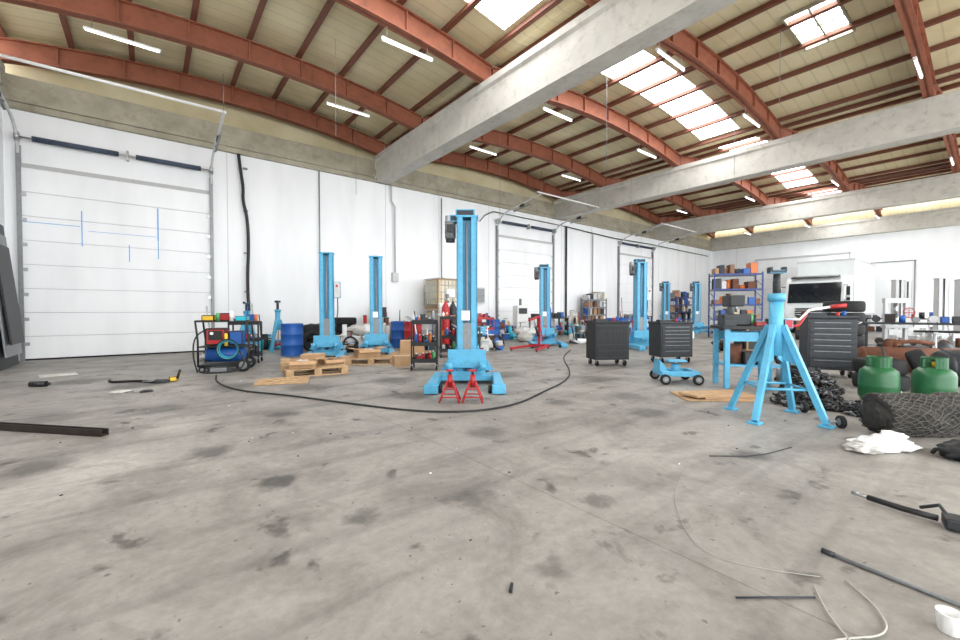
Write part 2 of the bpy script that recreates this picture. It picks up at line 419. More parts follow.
# ------------------------------------------------------------------ sectional doors
def sectional_door(name,x0,x1,h,tape=False):
    w=x1-x0; b=B()
    n=8
    for k in range(n):
        z0=h*k/n; b.box((w/2,-.03,z0+h/n/2),(w-.06,.05,h/n-.010),WALL,bev=.005)
    b.box((w/2,-.008,h/2),(w-.04,.012,h),DRAIN)
    b.box((w/2,-.03,.02),(w,.06,.04),RUB)
    for x in(0,w):
        b.box((x,-.06,h/2+.25),(.08,.12,h+.5),GREY)
        for z in [.4+.6*k for k in range(int(h/.6))]:
            b.box((x+(.08 if x==0 else -.08),-.07,z),(.08,.04,.08),STEEL)
    b.box((w/2,-.02,h+.05),(w,.06,.1),DRAIN)
    for xs,xe in((.25,w*.47),(w*.56,w-.25)):
        b.cyl((xs,-.16,h+.68),(xe,-.16,h+.68),.062,SPRING,seg=14)
        k=int((xe-xs)/.05)
        for i in range(k):
            x=xs+(xe-xs)*i/k
            b.cyl((x,-.16,h+.68),(x+.02,-.16,h+.68),.07,SPRING,seg=12)
    b.cyl((-.05,-.16,h+.68),(w+.05,-.16,h+.68),.018,STEEL,seg=8)
    for x in(0,w*.515,w): b.box((x,-.1,h+.68),(.05,.2,.24),STEEL)
    for x in(0,w): b.cyl((x-.04,-.16,h+.68),(x+.04,-.16,h+.68),.11,STEEL,seg=16)
    for x in(0,w):
        P=[(x,-.10,h+.3),(x,-.14,h+.55),(x,-.3,h+.8),(x,-.6,h+.98),(x,-1.2,h+1.08),(x,-2.9,h+1.38)]
        b.tube(P,.032,LGREY,8,smoothpath=1)
        b.cyl((x,-2.85,h+1.38),(x,-2.85,h+2.3),.008,GREY,seg=6)
        b.tube([(x,-1.2,h+.92),(x,-2.2,h+1.06)],.025,GREY)
        b.cyl((x,-1.3,h+1.1),(x,-1.3,h+.93),.02,GREY,seg=6)
        b.box((x,-1.7,h+1.1),(.05,.25,.12),DGREY)
    b.cyl((-.25,-2.87,h+1.38),(w+.05,-2.87,h+1.38),.032,WHITE,seg=10)
    if tape:
        def tp(px,pz,sx,sz): b.box((px,-.0575,pz),(sx,.004,sz),TAPE)
        tp(1.08,3.3,.022,.9); tp(2.62,3.6,.03,.9); tp(.55,3.35,1.0,.014); tp(2.0,2.75,.02,.45); tp(2.62,2.9,.02,.5)
        tp(1.9,3.25,1.4,.010)
    b.done(name,(x0,YW,0))
sectional_door('door_1',-2.4,1.48,4.65,True)
sectional_door('door_2',12.65,16.5,4.65)
sectional_door('door_3',22.4,26.3,4.65)
b=B()
b.box((-.03,0,2.45),(.05,5.3,4.9),WALL)
for z in[.7*k for k in range(1,7)]: b.box((-.058,0,z),(.006,5.3,.015),LGREY)
for y in(-2.65,2.65): b.box((-.05,y,2.5),(.1,.07,5.0),LGREY)
b.box((-.05,0,4.98),(.1,5.4,.10),LGREY)
b.done('door_4',(XF,9.0,0))
b=B()
b.box((-.03,0,2.1),(.05,2.4,4.2),WALL)
for y in(-1.2,1.2): b.box((-.05,y,2.1),(.1,.05,4.2),GREY)
b.box((-.05,0,4.2),(.1,2.5,.05),GREY)
b.done('door_5',(XF,4.6,0))

b=B()
b.tube([(2.2,14.66,6.0),(2.25,14.66,5.5),(2.32,14.66,5.0),(2.3,14.66,4.6),(2.42,14.66,4.1),(2.45,14.66,3.2),(2.4,14.66,2.2),(2.43,14.66,1.2)],.045,BLACK,10,smoothpath=2)
for z in(5.6,4.3,3,1.8): b.box((2.38,14.70,z),(.12,.09,.04),GREY)
b.done('wall_hose')
b=B()
b.tube([(4.62,14.69,6.0),(4.62,14.69,1.6)],.018,GREY)
b.tube([(7.3,14.66,6.0),(7.3,14.66,5.4),(7.45,14.66,5.2),(7.45,14.66,2.6)],.035,LGREY,8)
b.box((7.45,14.68,2.5),(.25,.12,.35),LGREY)
b.tube([(9.6,14.69,5.9),(9.6,14.69,1.5)],.02,GREY)
b.tube([(17.5,14.66,5.7),(17.5,14.66,.6)],.05,DGREY,8)
b.tube([(17.5,14.66,5.7),(19.5,14.66,5.62),(22,14.66,5.55),(26,14.66,5.6),(34.5,14.66,5.5)],.03,DGREY,8)
b.tube([(11.6,14.66,5.2),(11.9,14.66,5.5),(12.4,14.66,5.75),(17.5,14.66,5.7)],.02,DGREY,8)
b.tube([(19.8,14.66,5.6),(19.8,14.66,1.4)],.025,GREY)
b.done('wall_conduit')
b=B(); b.box((0,-.08,0),(.5,.16,.7),LGREY,bev=.01); b.box((0,-.165,0),(.42,.01,.6),GREY); b.cyl((.15,-.17,0),(.15,-.19,0),.02,BLACK)
b.done('electrical_cabinet',(11.6,YW,1.9))

# ------------------------------------------------------------------ column lifts
def column_lift(loc,rz,motor=True,h=2.6,carr=.35,legs=1.0,box=False,col=BLUE,inner=BLUED,name='mobile_column_lift',w=.34):
    b=B(); d=.26
    b.box((0,d/2-.01,h/2+.06),(w,.02,h),col)
    for s in(-1,1):
        b.box((s*(w/2-.01),0,h/2+.06),(.02,d,h),col)
        b.box((s*(w/2-.05),-d/2+.01,h/2+.06),(.10,.02,h),col)
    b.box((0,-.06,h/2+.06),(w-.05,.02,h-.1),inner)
    b.cyl((0,-.09,.2),(0,-.09,h),.018,GREY,seg=10)
    b.box((0,0,h+.075),(w+.03,d+.03,.035),col,bev=.008)
    b.box((0,-.09,carr+.35),(w-.12,.06,.7),GREY)
    b.box((0,-.19,carr+.12),(.62,.05,.30),col,bev=.01)
    for s in(-1,1):
        b.box((s*.26,-.40,carr),(.07,.42,.13),col,bev=.01)
        b.cyl((s*.26,-.60,carr),(s*.26,-.60,carr+.10),.05,col,seg=12)
    b.box((0,.02,.10),(legs+.04,.38,.09),col,bev=.01)
    b.box((0,.02,.17),(.6,.34,.06),col,bev=.01)
    for s in(-1,1):
        b.box((s*legs/2,-.42,.10),(.14,1.15,.11),col,bev=.015)
        b.box((s*legs/2,-.98,.07),(.20,.16,.12),col,bev=.015)
        b.wheel((s*(legs/2-.13),-.92,.06),.06,.05,'x',GREY)
        b.wheel((s*.34,.30,.09),.09,.06,'x',GREY)
        b.prism([(s*.17,.02,.2),(s*.45,.02,.2),(s*.17,.02,.62)],(0,.03,0),col)
    b.tube([(-.14,.16,.25),(-.14,.42,.95),(.14,.42,.95),(.14,.16,.25)],.018,col,8)
    b.box((0,.20,.45),(.2,.14,.25),col)
    if motor:
        b.box((-.03,-.0,h+.14),(w-.02,.2,.12),DGREY,bev=.02)
        b.box((-.20,0,h+.05),(.18,.18,.12),DGREY,bev=.02)
        b.cyl((-.28,0,h-.28),(-.28,0,h+.10),.085,GREY,seg=18)
        for k in range(7): b.cyl((-.28,0,h-.25+k*.04),(-.28,0,h-.235+k*.04),.096,GREY,seg=18)
        b.cyl((-.28,0,h-.33),(-.28,0,h-.28),.075,DGREY,seg=16)
        b.box((-.28,-.11,h-.12),(.10,.06,.12),DGREY)
        b.cyl((0.08,0,h+.09),(.08,0,h+.21),.05,DGREY,seg=12)
    if box:
        b.box((w/2+.09,0,1.75),(.16,.22,.42),LGREY,bev=.01)
        b.cyl((w/2+.09,-.12,1.85),(w/2+.09,-.14,1.85),.03,RED,seg=10)
        b.tube([(w/2+.09,0,1.54),(w/2+.10,.02,1.2),(w/2+.04,.04,.8),(w/2+.02,.06,.3)],.012,BLACK,6,smoothpath=1)
    else:
        b.box((-.02,-.145,h*.42),(.14,.02,.16),WHITE)
    return b.done(name,loc,rz)
column_lift((4.18,5.62,0),CR,True,2.68,.30,.98)
column_lift((3.63,11.0,0),math.radians(-25),False,2.62,.3,.8,True)
column_lift((4.95,10.9,0),math.radians(-25),False,2.62,.3,.8)
column_lift((10.8,10.0,0),CR,True,2.62,.35,.98)
column_lift((12.5,7.4,0),math.radians(-30),True,2.68,.3,.98,True)
column_lift((22.2,11.6,0),CR,True,2.62,.3,.98)
column_lift((23.6,10.6,0),CR,True,2.62,.3,.98)
for l,hh in [((20.4,2.35,0),2.2),((23.6,2.5,0),2.3),((20.6,1.35,0),2.2),((17.9,.75,0),2.0)]:
    column_lift(l,math.radians(-60),False,hh,.3,.8,False,LGREY,GREY,'grey_column_lift',.26)

# ------------------------------------------------------------------ tall axle stand
def tall_stand(loc,rz,h=1.68,spread=.46,col=BLUE,detail=True,n=4):
    b=B(); hub=h*.56
    b.cyl((0,0,.42*h),(0,0,h*.80),.07,col,seg=18)
    b.cyl((0,0,h*.78),(0,0,h*.83),.085,col,seg=18)
    b.cyl((0,0,h*.80),(0,0,h*.96),.035,DGREY,seg=12)
    for k in range(6): b.cyl((0,0,h*.83+k*.025),(0,0,h*.83+k*.025+.01),.04,DGREY,seg=12)
    b.box((0,0,h*.975),(.16,.10,.035),DGREY,bev=.006)
    for s in(-1,1): b.box((s*.07,0,h*.99),(.02,.10,.05),DGREY)
    for k in range(n):
        a=2*math.pi*(k+.5)/n; c,s=math.cos(a),math.sin(a)
        top=Vector((c*.07,s*.07,hub+.10)); ft=Vector((c*spread,s*spread,.03))
        d=ft-top
        q=d.to_track_quat('Z','Y').to_euler()
        b.box(tuple((top+ft)/2),(.06,.06,d.length),col,rot=q,bev=.006)
        b.box((c*spread,s*spread,.012),(.12,.12,.024),col,rot=(0,0,a),bev=.004)
        b.prism([(c*.07,s*.07,hub+.02),(c*.07,s*.07,hub-.28),tuple(top.lerp(ft,.45))],(-s*.012,c*.012,0),col)
    R=[Vector((math.cos(2*math.pi*(k+.5)/n)*spread*.66,math.sin(2*math.pi*(k+.5)/n)*spread*.66,hub*.38)) for k in range(n)]
    for k in range(n):
        p,q=R[k],R[(k+1)%n]; b.cyl(p,q,.014,col,seg=8)
    if detail:
        b.tube([(.07,0,h*.66),(.22,-.03,h*.66),(.30,-.05,h*.72),(.48,-.08,h*.74)],.014,WHITE,8)
        b.cyl((.48,-.08,h*.74),(.62,-.10,h*.75),.022,RED,seg=10)
        b.tube([(.09,.02,h*.60),(.25,.05,h*.62),(.33,.06,h*.70)],.016,RED,8)
        b.box((.11,0,h*.63),(.08,.10,.10),RED,bev=.008)
        for s in(-1,1):
            b.wheel((spread*.72+.12,s*spread*.72,.065),.065,.045,'x',GREY)
            b.cyl((spread*.70,s*spread*.72,.065),(spread*.72+.12,s*spread*.72,.065),.015,GREY,seg=8)
    return b.done('axle_stand',loc,rz)
tall_stand((5.5,1.6,0),math.radians(-50),1.68,.47)
tall_stand((2.15,13.3,0),.3,1.45,.38,BLUE,False,3)
tall_stand((3.0,13.5,0),.9,1.5,.36,BLUE,False,3)

b=B()
for ox in(0,.3):
    for sx in(-1,1):
        for sy in(-1,1):
            b.tube([(ox+sx*.13,sy*.13,.01),(ox+sx*.035,sy*.035,.27)],.014,RED,6)
    for z,r in((.08,.112),(.18,.076)):
        b.tube([(ox-r,-r,z),(ox+r,-r,z),(ox+r,r,z),(ox-r,r,z)],.009,RED,6,closed=True)
    b.cyl((ox,0,.2),(ox,0,.36),.035,RED,seg=12)
    b.cyl((ox,0,.34),(ox,0,.41),.02,DGREY,seg=10); b.box((ox,0,.415),(.10,.06,.02),RED)
b.done('small_axle_stand_pair',(3.1,4.55,0),CR)

# ------------------------------------------------------------------ tool cabinets / trolleys
def tool_cabinet(loc,rz,w=.8,d=.5,h=.95,col=BLACK,front=DGREY,mesh=False):
    b=B(); z0=.14
    b.box((0,0,z0+(h-z0)/2),(w,d,h-z0),col,bev=.012)
    b.box((0,0,h+.012),(w+.04,d+.04,.03),RUB,bev=.006)
    for s in(-1,1): b.box((0,s*(d/2+.012),h+.035),(w+.04,.015,.035),col)
    n=7; hh=(h-z0-.08)
    if not mesh:
        z=z0+.04
        for k in range(n):
            dh=hh/n*(1.35 if k<2 else .86)
            b.box((0,-d/2-.008,z+dh/2),(w-.07,.018,dh-.014),front,bev=.003)
            b.box((0,-d/2-.022,z+dh-.03),(w-.2,.014,.010),GREY); z+=dh
    else:
        b.box((0,-d/2-.004,z0+hh/2+.03),(w-.08,.01,hh-.02),front)
        for k in range(13): b.box((-w/2+.06+(w-.12)*k/12,-d/2-.012,z0+hh/2+.03),(.012,.012,hh-.03),DGREY)
        for k in range(5): b.box((0,-d/2-.014,z0+.05+hh*k/5),(w-.08,.012,.012),DGREY)
    for sx in(-1,1):
        for sy in(-1,1): b.caster(sx*(w/2-.07),sy*(d/2-.07),.065)
    b.tube([(w/2,-d/2+.06,h-.1),(w/2+.07,-d/2+.06,h-.06),(w/2+.07,d/2-.06,h-.06),(w/2,d/2-.06,h-.1)],.013,STEEL,8)
    b.box((-.15,.05,h+.06),(.28,.16,.07),DGREY,bev=.01); b.cyl((.15,.0,h+.03),(.15,.0,h+.12),.03,RED,seg=12)
    b.cyl((.27,.08,h+.03),(.27,.08,h+.14),.03,BLUE2,seg=12)
    b.done('tool_cabinet',loc,rz)
tool_cabinet((7.97,5.5,0),math.radians(-30),.78,.5,.93,BLACK,BLACK,True)
tool_cabinet((9.6,4.9,0),math.radians(-30),.8,.5,.9,DGREY,DGREY)
tool_cabinet((9.8,2.05,0),math.radians(-62),.72,.5,1.06,DGREY,DGREY)

def service_cart(loc,rz,items,w=.7,d=.42,h=.95,col=BLACK):
    b=B()
    for sx in(-1,1):
        for sy in(-1,1):
            b.box((sx*w/2,sy*d/2,.1+(h-.1)/2),(.03,.03,h-.1),col); b.caster(sx*w/2,sy*d/2,.055)
    for z in(.16,.5,h-.06):
        b.box((0,0,z),(w,d,.015),col)
        for s in(-1,1):
            b.box((0,s*d/2,z+.035),(w,.012,.08),col); b.box((s*w/2,0,z+.035),(.012,d,.08),col)
    b.tube([(-w/2,-d/2,h),(-w/2-.12,-d/2,h+.08),(-w/2-.12,d/2,h+.08),(-w/2,d/2,h)],.014,STEEL,8)
    rnd=random.Random(items)
    cols=[RED,BLUE2,WHITE,DGREY,GREY,BLACK,GREEN2,ORANGE,DGREY]
    for z in(.17,.51,h-.05):
        for k in range(6):
            c=rnd.choice(cols); x=-w/2+.08+(w-.16)*k/5; y=rnd.uniform(-.1,.1); hh=rnd.uniform(.08,.24)
            if rnd.random()<.5: b.cyl((x,y,z),(x,y,z+hh),.038,c,seg=12); b.cyl((x,y,z+hh),(x,y,z+hh+.03),.015,WHITE,seg=8)
            else: b.box((x,y,z+hh/2),(.085,.14,hh),c,rot=(0,0,rnd.uniform(-.4,.4)),bev=.005)
    return b,loc,rz
for l_,a_,sd_,w_,h_,c_ in [((4.45,7.45,0),-35,8,.5,1.0,BLACK),((9.9,12.3,0),-20,5,.7,.95,RED),((14.9,8.9,0),-40,11,.7,.95,BLUE2),((1.75,11.0,0),-20,15,.6,.95,BLACK),((6.2,9.0,0),-30,21,.6,1.05,BLACK),((5.9,7.9,0),-30,27,.5,.8,DGREY)]:
    b,l,r=service_cart(l_,math.radians(a_),sd_,w_,.42,h_,c_); b.done('service_trolley',l,r)

# machine cart on the left: black tube frame, blue tank, red unit, hoses and tools
b=B()
for s in(-1,1):
    b.tube([(-.42,s*.24,.12),(-.42,s*.24,.62),(-.46,s*.24,1.0)],.018,BLACK,8)
    b.tube([(-.42,s*.24,.12),(.42,s*.24,.12),(.46,s*.24,.5),(.42,s*.24,1.0)],.018,BLACK,8)
    b.tube([(-.42,s*.24,.5),(.46,s*.24,.5)],.014,BLACK,8)
    b.wheel((.36,s*.28,.13),.13,.06,'y',GREY); b.wheel((-.36,s*.22,.06),.06,.04,'y',GREY)
b.cyl((-.46,-.24,1.0),(-.46,.24,1.0),.018,BLACK,seg=8); b.cyl((.42,-.24,1.0),(.42,.24,1.0),.018,BLACK,seg=8)
b.box((0,0,.14),(.84,.46,.03),DGREY); b.box((.02,0,.5),(.86,.46,.02),BLACK); b.box((.0,0,.99),(.88,.48,.02),BLACK)
b.cyl((-.3,0,.33),(.3,0,.33),.15,BLUE2,seg=20); b.ell((-.3,0,.33),(.06,.15,.15),BLUE2); b.ell((.3,0,.33),(.06,.15,.15),BLUE2)
b.box((-.14,0,.69),(.36,.34,.34),RED,bev=.03); b.box((.2,.02,.66),(.24,.30,.28),BLUE2,bev=.02)
b.box((-.14,-.175,.72),(.24,.01,.18),BLACK); b.cyl((-.2,-.18,.76),(-.2,-.2,.76),.03,WHITE,seg=12)
b.cyl((.05,-.2,.51),(.05,-.2,.76),.03,YEL,seg=10)
b.box((.30,0,1.05),(.2,.3,.10),CYAN,bev=.01); b.box((-.28,0,1.06),(.22,.26,.12),YEL,bev=.02); b.box((0,.05,1.08),(.2,.2,.16),RED,bev=.02); b.cyl((.13,-.12,1.0),(.13,-.12,1.2),.035,WHITE,seg=10); b.cyl((-.1,-.14,1.0),(-.1,-.14,1.16),.035,GREEN2,seg=10)
b.box((-.05,-.3,.06),(.3,.14,.1),GREY,bev=.01)
for k in range(4):
    R=.16+.012*k
    b.tube([(.1+R*math.cos(a),-.26-.015*k,.45+R*math.sin(a)) for a in [2*math.pi*j/18 for j in range(18)]],.012,BLACK if k%2 else CYAN,6,closed=True)
b.tube([(.3,-.26,.4),(.42,-.35,.2),(.3,-.42,.03),(.0,-.46,.02),(-.3,-.4,.02)],.016,BLACK,8,smoothpath=2)
b.tube([(-.3,-.1,.85),(-.47,-.3,.7),(-.48,-.32,.3),(-.4,-.34,.02)],.014,BLACK,8,smoothpath=2)
b.cyl((-.3,.18,.5),(-.38,.20,1.3),.012,STEEL,seg=6); b.cyl((.3,.18,.5),(.36,.20,1.3),.012,BLUE2,seg=6)
b.done('compressor_cart',(1.2,9.75,0),math.radians(-20))

# ------------------------------------------------------------------ engine crane
b=B(); k_=.82
for s in(-1,1):
    b.box((s*.42,-.5,.10),(.08,1.5,.08),RED,rot=(0,0,s*.12),bev=.006)
    b.wheel((s*.50,-1.18,.06),.055,.05,'x',GREY); b.wheel((s*.34,.28,.07),.07,.05,'x',GREY)
b.box((0,.2,.12),(.85,.1,.1),RED)
b.box((0,.2,.7),(.08,.08,1.16),RED,bev=.005)
P0=Vector((0,.25,1.26));P1=Vector((0,-.75,1.12)); d=P1-P0
b.box(tuple((P0+P1)/2),(.07,.07,d.length),RED,rot=d.to_track_quat('Z','Y').to_euler(),bev=.005)
b.cyl((0,.13,.5),(0,-.15,.85),.045,DGREY,seg=14); b.cyl((0,-.15,.85),(0,-.3,1.14),.022,STEEL,seg=10)
b.tube([(0,.25,1.0),(0,.55,.25)],.02,RED,8)
for k in range(4): b.cyl((0,-.73,1.06-k*.06),(0,-.73,1.03-k*.06),.014,STEEL,seg=8)
b.tube([(0,-.73,.84),(.04,-.73,.79),(0,-.73,.74),(-.04,-.73,.77)],.012,STEEL,8)
b.tube([(-.2,.3,.5),(-.2,.42,.9),(.2,.42,.9),(.2,.3,.5)],.015,RED,8)
b.tube([(-.2,.3,.5),(0,.22,.5),(.2,.3,.5)],.015,RED,8)
o=b.done('engine_crane',(9.6,9.2,0),math.radians(-70)); o.scale=(k_,k_,k_)

# ------------------------------------------------------------------ workbench with machine + wheeled jack
b=B()
b.box((0,0,.94),(.95,.6,.05),BLACK,bev=.006)
for sx in(-1,1):
    for sy in(-1,1): b.box((sx*.40,sy*.24,.46),(.07,.07,.92),BLUE)
b.box((0,0,.35),(.82,.5,.03),BLUE)
b.box((0,.24,.8),(.8,.04,.14),BLUE); b.box((0,-.24,.8),(.8,.04,.14),BLUE)
b.box((.05,-.05,.46),(.36,.3,.2),DGREY,bev=.02)
b.cyl((.12,-.26,.05),(.12,-.26,.9),.08,BLUE,seg=16)
b.cyl((-.22,0,.37),(-.22,0,.66),.12,RUST,seg=16)
b.cyl((.25,0,.37),(.25,0,.6),.07,RED,seg=16)
b.box((.28,-.16,1.02),(.14,.26,.12),DGREY,bev=.015); b.box((.28,-.33,1.03),(.14,.05,.14),DGREY,bev=.01)
b.cyl((.28,-.36,1.02),(.28,-.52,1.02),.013,STEEL,seg=8); b.cyl((.2,-.5,1.02),(.36,-.5,1.02),.008,STEEL,seg=8)
b.box((-.2,.05,1.06),(.4,.3,.18),DGREY,bev=.02); b.cyl((-.25,.05,1.14),(-.25,.05,1.42),.05,GREY,seg=14)
b.box((-.22,.03,1.36),(.22,.36,.18),BLACK,bev=.02); b.cyl((-.22,-.08,1.33),(-.22,-.08,1.18),.02,STEEL,seg=8)
b.cyl((.06,.1,.97),(.06,.1,1.16),.04,GREEN2,seg=12); b.cyl((.14,.16,.97),(.14,.16,1.14),.035,DGREY,seg=12)
b.box((.1,-.15,1.0),(.16,.12,.07),RED,bev=.01); b.box((-.36,-.2,1.02),(.18,.14,.12),DGREY,bev=.01)
b.done('workbench_drill_press',(7.5,2.55,0),math.radians(-50))

b=B()
for s in(-1,1):
    b.box((0,s*.26,.20),(.72,.08,.10),BLUE,bev=.012)
    b.wheel((.30,s*.34,.10),.10,.06,'y',GREY); b.wheel((-.30,s*.34,.10),.10,.06,'y',GREY)
    b.cyl((.30,s*.2,.10),(.30,s*.38,.10),.02,STEEL,seg=8); b.cyl((-.30,s*.2,.10),(-.30,s*.38,.10),.02,STEEL,seg=8)
b.box((.30,0,.20),(.10,.5,.10),BLUE); b.box((-.30,0,.20),(.10,.5,.10),BLUE); b.box((0,0,.20),(.2,.5,.08),BLUE)
b.cyl((0,0,.14),(0,0,.36),.08,BLUE,seg=16); b.cyl((0,0,.36),(0,0,.42),.05,STEEL,seg=14)
b.box((.0,0,.43),(.34,.3,.03),BLUE,bev=.006)
b.prism([(-.20,.2,.25),(-.36,.2,.25),(-.36,.2,.46)],(0,-.4,0),BLUE)
o=b.done('wheeled_transmission_jack',(6.95,3.45,0),math.radians(-45)); o.scale=(.85,.85,.85)

# ------------------------------------------------------------------ drums, tanks, sacks
def drum(name,loc,col,r=.285,h=.86,lid=None):
    b=B()
    prof=[(r*.96,0),(r,.01),(r,.02),(r*.985,.03),(r*.985,h*.32),(r*1.02,h*.335),(r*.985,h*.35),(r*.985,h*.65),(r*1.02,h*.665),(r*.985,h*.68),(r*.985,h-.03),(r,h-.02),(r,h),(r*.95,h),(r*.94,h-.015)]
    b.lathe(prof,col); b.lathe([(.035,h-.015),(.035,h+.01),(.01,h+.012)],lid or GREY,Matrix.Translation((r*.6,0,0)),10)
    b.done(name,loc)
for n_,l_,c_ in [('blue_oil_drum',(3.02,12.0,0),BLUE2),('red_oil_drum',(6.55,11.7,0),RED),('blue_oil_drum',(6.5,12.5,0),BLUE2),
    ('blue_oil_drum',(7.9,13.2,0),BLUE2),('blue_oil_drum',(10.9,12.9,0),BLUE2),('blue_oil_drum',(17.5,11.8,0),BLUE2),('blue_oil_drum',(18.4,11.9,0),BLUE2),
    ('grey_oil_drum',(19.1,12.2,0),GREY),('red_oil_drum',(20.3,12.4,0),RED),('grey_oil_drum',(13.4,12.2,0),GREY),('grey_oil_drum',(7.25,12.2,0),LGREY)]:
    drum(n_,l_,c_)
def ibc(loc,rz=0):
    b=B()
    for x in(-.5,0,.5):
        b.box((x,0,.06),(.1,1.0,.1),WOOD)
    b.box((0,0,.125),(1.18,1.0,.03),WOOD)
    b.box((0,0,.14+.53),(1.12,.94,1.04),CREAM,bev=.06)
    b.cyl((0,0,1.18),(0,0,1.24),.09,BLACK,seg=16)
    for k in range(8):
        x=-.59+1.18*k/7
        for s in(-1,1): b.cyl((x,s*.49,.14),(x,s*.49,1.2),.009,STEEL,seg=6)
    for k in range(7):
        y=-.49+.98*k/6
        for s in(-1,1): b.cyl((s*.59,y,.14),(s*.59,y,1.2),.009,STEEL,seg=6)
    for z in(.16,.42,.68,.94,1.2):
        b.tube([(-.59,-.49,z),(.59,-.49,z),(.59,.49,z),(-.59,.49,z)],.011,STEEL,6,closed=True)
    b.box((0,-.5,.65),(.4,.01,.3),STEEL); b.cyl((0,-.48,.22),(0,-.6,.22),.04,BLACK,seg=10)
    return b.done('ibc_container',loc,rz)
ibc((9.1,13.8,0)); ibc((9.1,13.8,1.245))
def tall_bottle(loc,col,name):
    b=B(); b.lathe([(.11,0),(.12,.02),(.12,1.2),(.11,1.3),(.07,1.4),(.04,1.44),(.035,1.5)],col,None,20)
    b.cyl((0,0,1.5),(0,0,1.58),.02,STEEL,seg=8); b.cyl((-.05,0,1.55),(.07,0,1.55),.012,STEEL,seg=8); b.cyl((.07,-.03,1.55),(.07,-.06,1.55),.03,WHITE,seg=10)
    b.done(name,loc)
tall_bottle((7.0,10.5,0),RED,'red_gas_bottle'); tall_bottle((7.3,10.55,0),DGREY,'dark_gas_bottle'); tall_bottle((12.3,11.2,0),BLUE2,'blue_gas_bottle')
def sackpile(name,loc,mt,n,seed,w=.9):
    b=B(); rnd=random.Random(seed)
    for k in range(n):
        b.blob((rnd.uniform(-w/2,w/2),rnd.uniform(-w/3,w/3),.16+.22*(k//3)),(.34,.24,.17),mt if not isinstance(mt,list) else mt[k%len(mt)],seed+k,.22)
    b.done(name,loc)
sackpile('black_bag_pile',(4.0,13.9,0),[BLACK,RUB,DGREY],9,3,.7)
sackpile('white_sack_pile',(5.3,12.9,0),[SACK,WHITE],9,9,.7)
sackpile('rag_pile',(9.2,11.2,0),[SACK,BLUE2,DGREY],5,12,.6)
sackpile('white_sack_pile',(11.9,11.9,0),[SACK,WHITE],6,31,.7)

def heap(name,loc,seed,w,d,n=34,hm=.9,dull=False):
    b=B(); rnd=random.Random(seed)
    cols=[RED,BLUE2,WHITE,DGREY,GREY,RUST,BLACK,BLACK,DGREY,CYAN,CARD,CREAM,SACK,LGREY,BLUE,WHITE] if not dull else [DGREY,BLACK,GREY,RUST,DSTEEL,DGREY,BROWN,SACK,LGREY,BROWN]
    for k in range(n):
        x=rnd.uniform(-w/2,w/2); y=rnd.uniform(-d/2,d/2); c=rnd.choice(cols); q=rnd.random()
        top=hm*(1-.4*abs(x)/(w/2))*(.4+.6*(y+d/2)/d); s=rnd.uniform(.09,.22)
        hgt=max(.12,rnd.uniform(.35,1)*top)
        if q<.3:
            b.cyl((x,y,0),(x,y,hgt),s*.5,c,r2=s*.56,seg=16); b.cyl((x,y,hgt),(x,y,hgt+.02),s*.58,rnd.choice(cols),seg=16)
        elif q<.55: b.box((x,y,hgt/2),(s*1.6,s*1.2,hgt),c,rot=(0,0,rnd.uniform(-.7,.7)),bev=.012); b.box((x,y,hgt+.012),(s*1.68,s*1.28,.024),rnd.choice(cols),rot=(0,0,rnd.uniform(-.5,.5)))
        elif q<.7: b.blob((x,y,hgt*.5),(s*1.1,s*.9,max(.1,hgt*.45)),c,k+seed,.3)
        elif q<.88: b.tube([(x,y,.02),(x+rnd.uniform(-.15,.15),y+.05,hgt*1.7)],.016,c,6)
        else: b.tube([(x+.2*math.cos(a),y+.06*math.sin(a),.24+.2*math.sin(a)) for a in [6.283*j/14 for j in range(14)]],.03,BLACK,6,closed=True)
    return b.done(name,loc)
for l_,sd_,w_,d_,n_,h_,du_ in [((4.5,12.1,0),3,.7,.5,22,.9,0),((6.7,13.9,0),5,1.7,.9,34,1.5,0),((8.5,12.2,0),8,.9,.7,22,1.1,0),((12.0,13.2,0),13,1.2,.7,28,1.3,0),
    ((17.3,13.6,0),17,2.0,1.0,36,1.3,0),((21.6,13.5,0),19,1.6,.9,30,1.3,0),((15.5,10.9,0),23,1.3,.8,26,1.0,0),((18.3,8.9,0),27,1.4,.8,26,1.1,0),((2.6,14.4,0),29,1.4,.4,18,.9,0),
    ((16.2,4.9,0),33,1.6,.9,30,.9,1),((13.6,4.9,0),37,1.0,.8,22,.7,1),((19.2,3.9,0),41,2.0,1.0,36,1.2,1),((22.1,5.0,0),43,2.0,1.0,36,1.4,1),
    ((6.05,10.4,0),47,.9,.6,26,.9,0),((8.0,9.9,0),53,.9,.7,24,1.0,0),((12.8,9.9,0),59,1.0,.7,24,1.0,0),((1.5,12.2,0),61,.8,.6,18,.8,1),((10.6,2.95,0),67,.8,.6,24,.7,1),((12.1,2.15,0),71,1.0,.5,24,.6,1)]:
    heap('workshop_clutter',l_,sd_,w_,d_,n_,h_,du_)

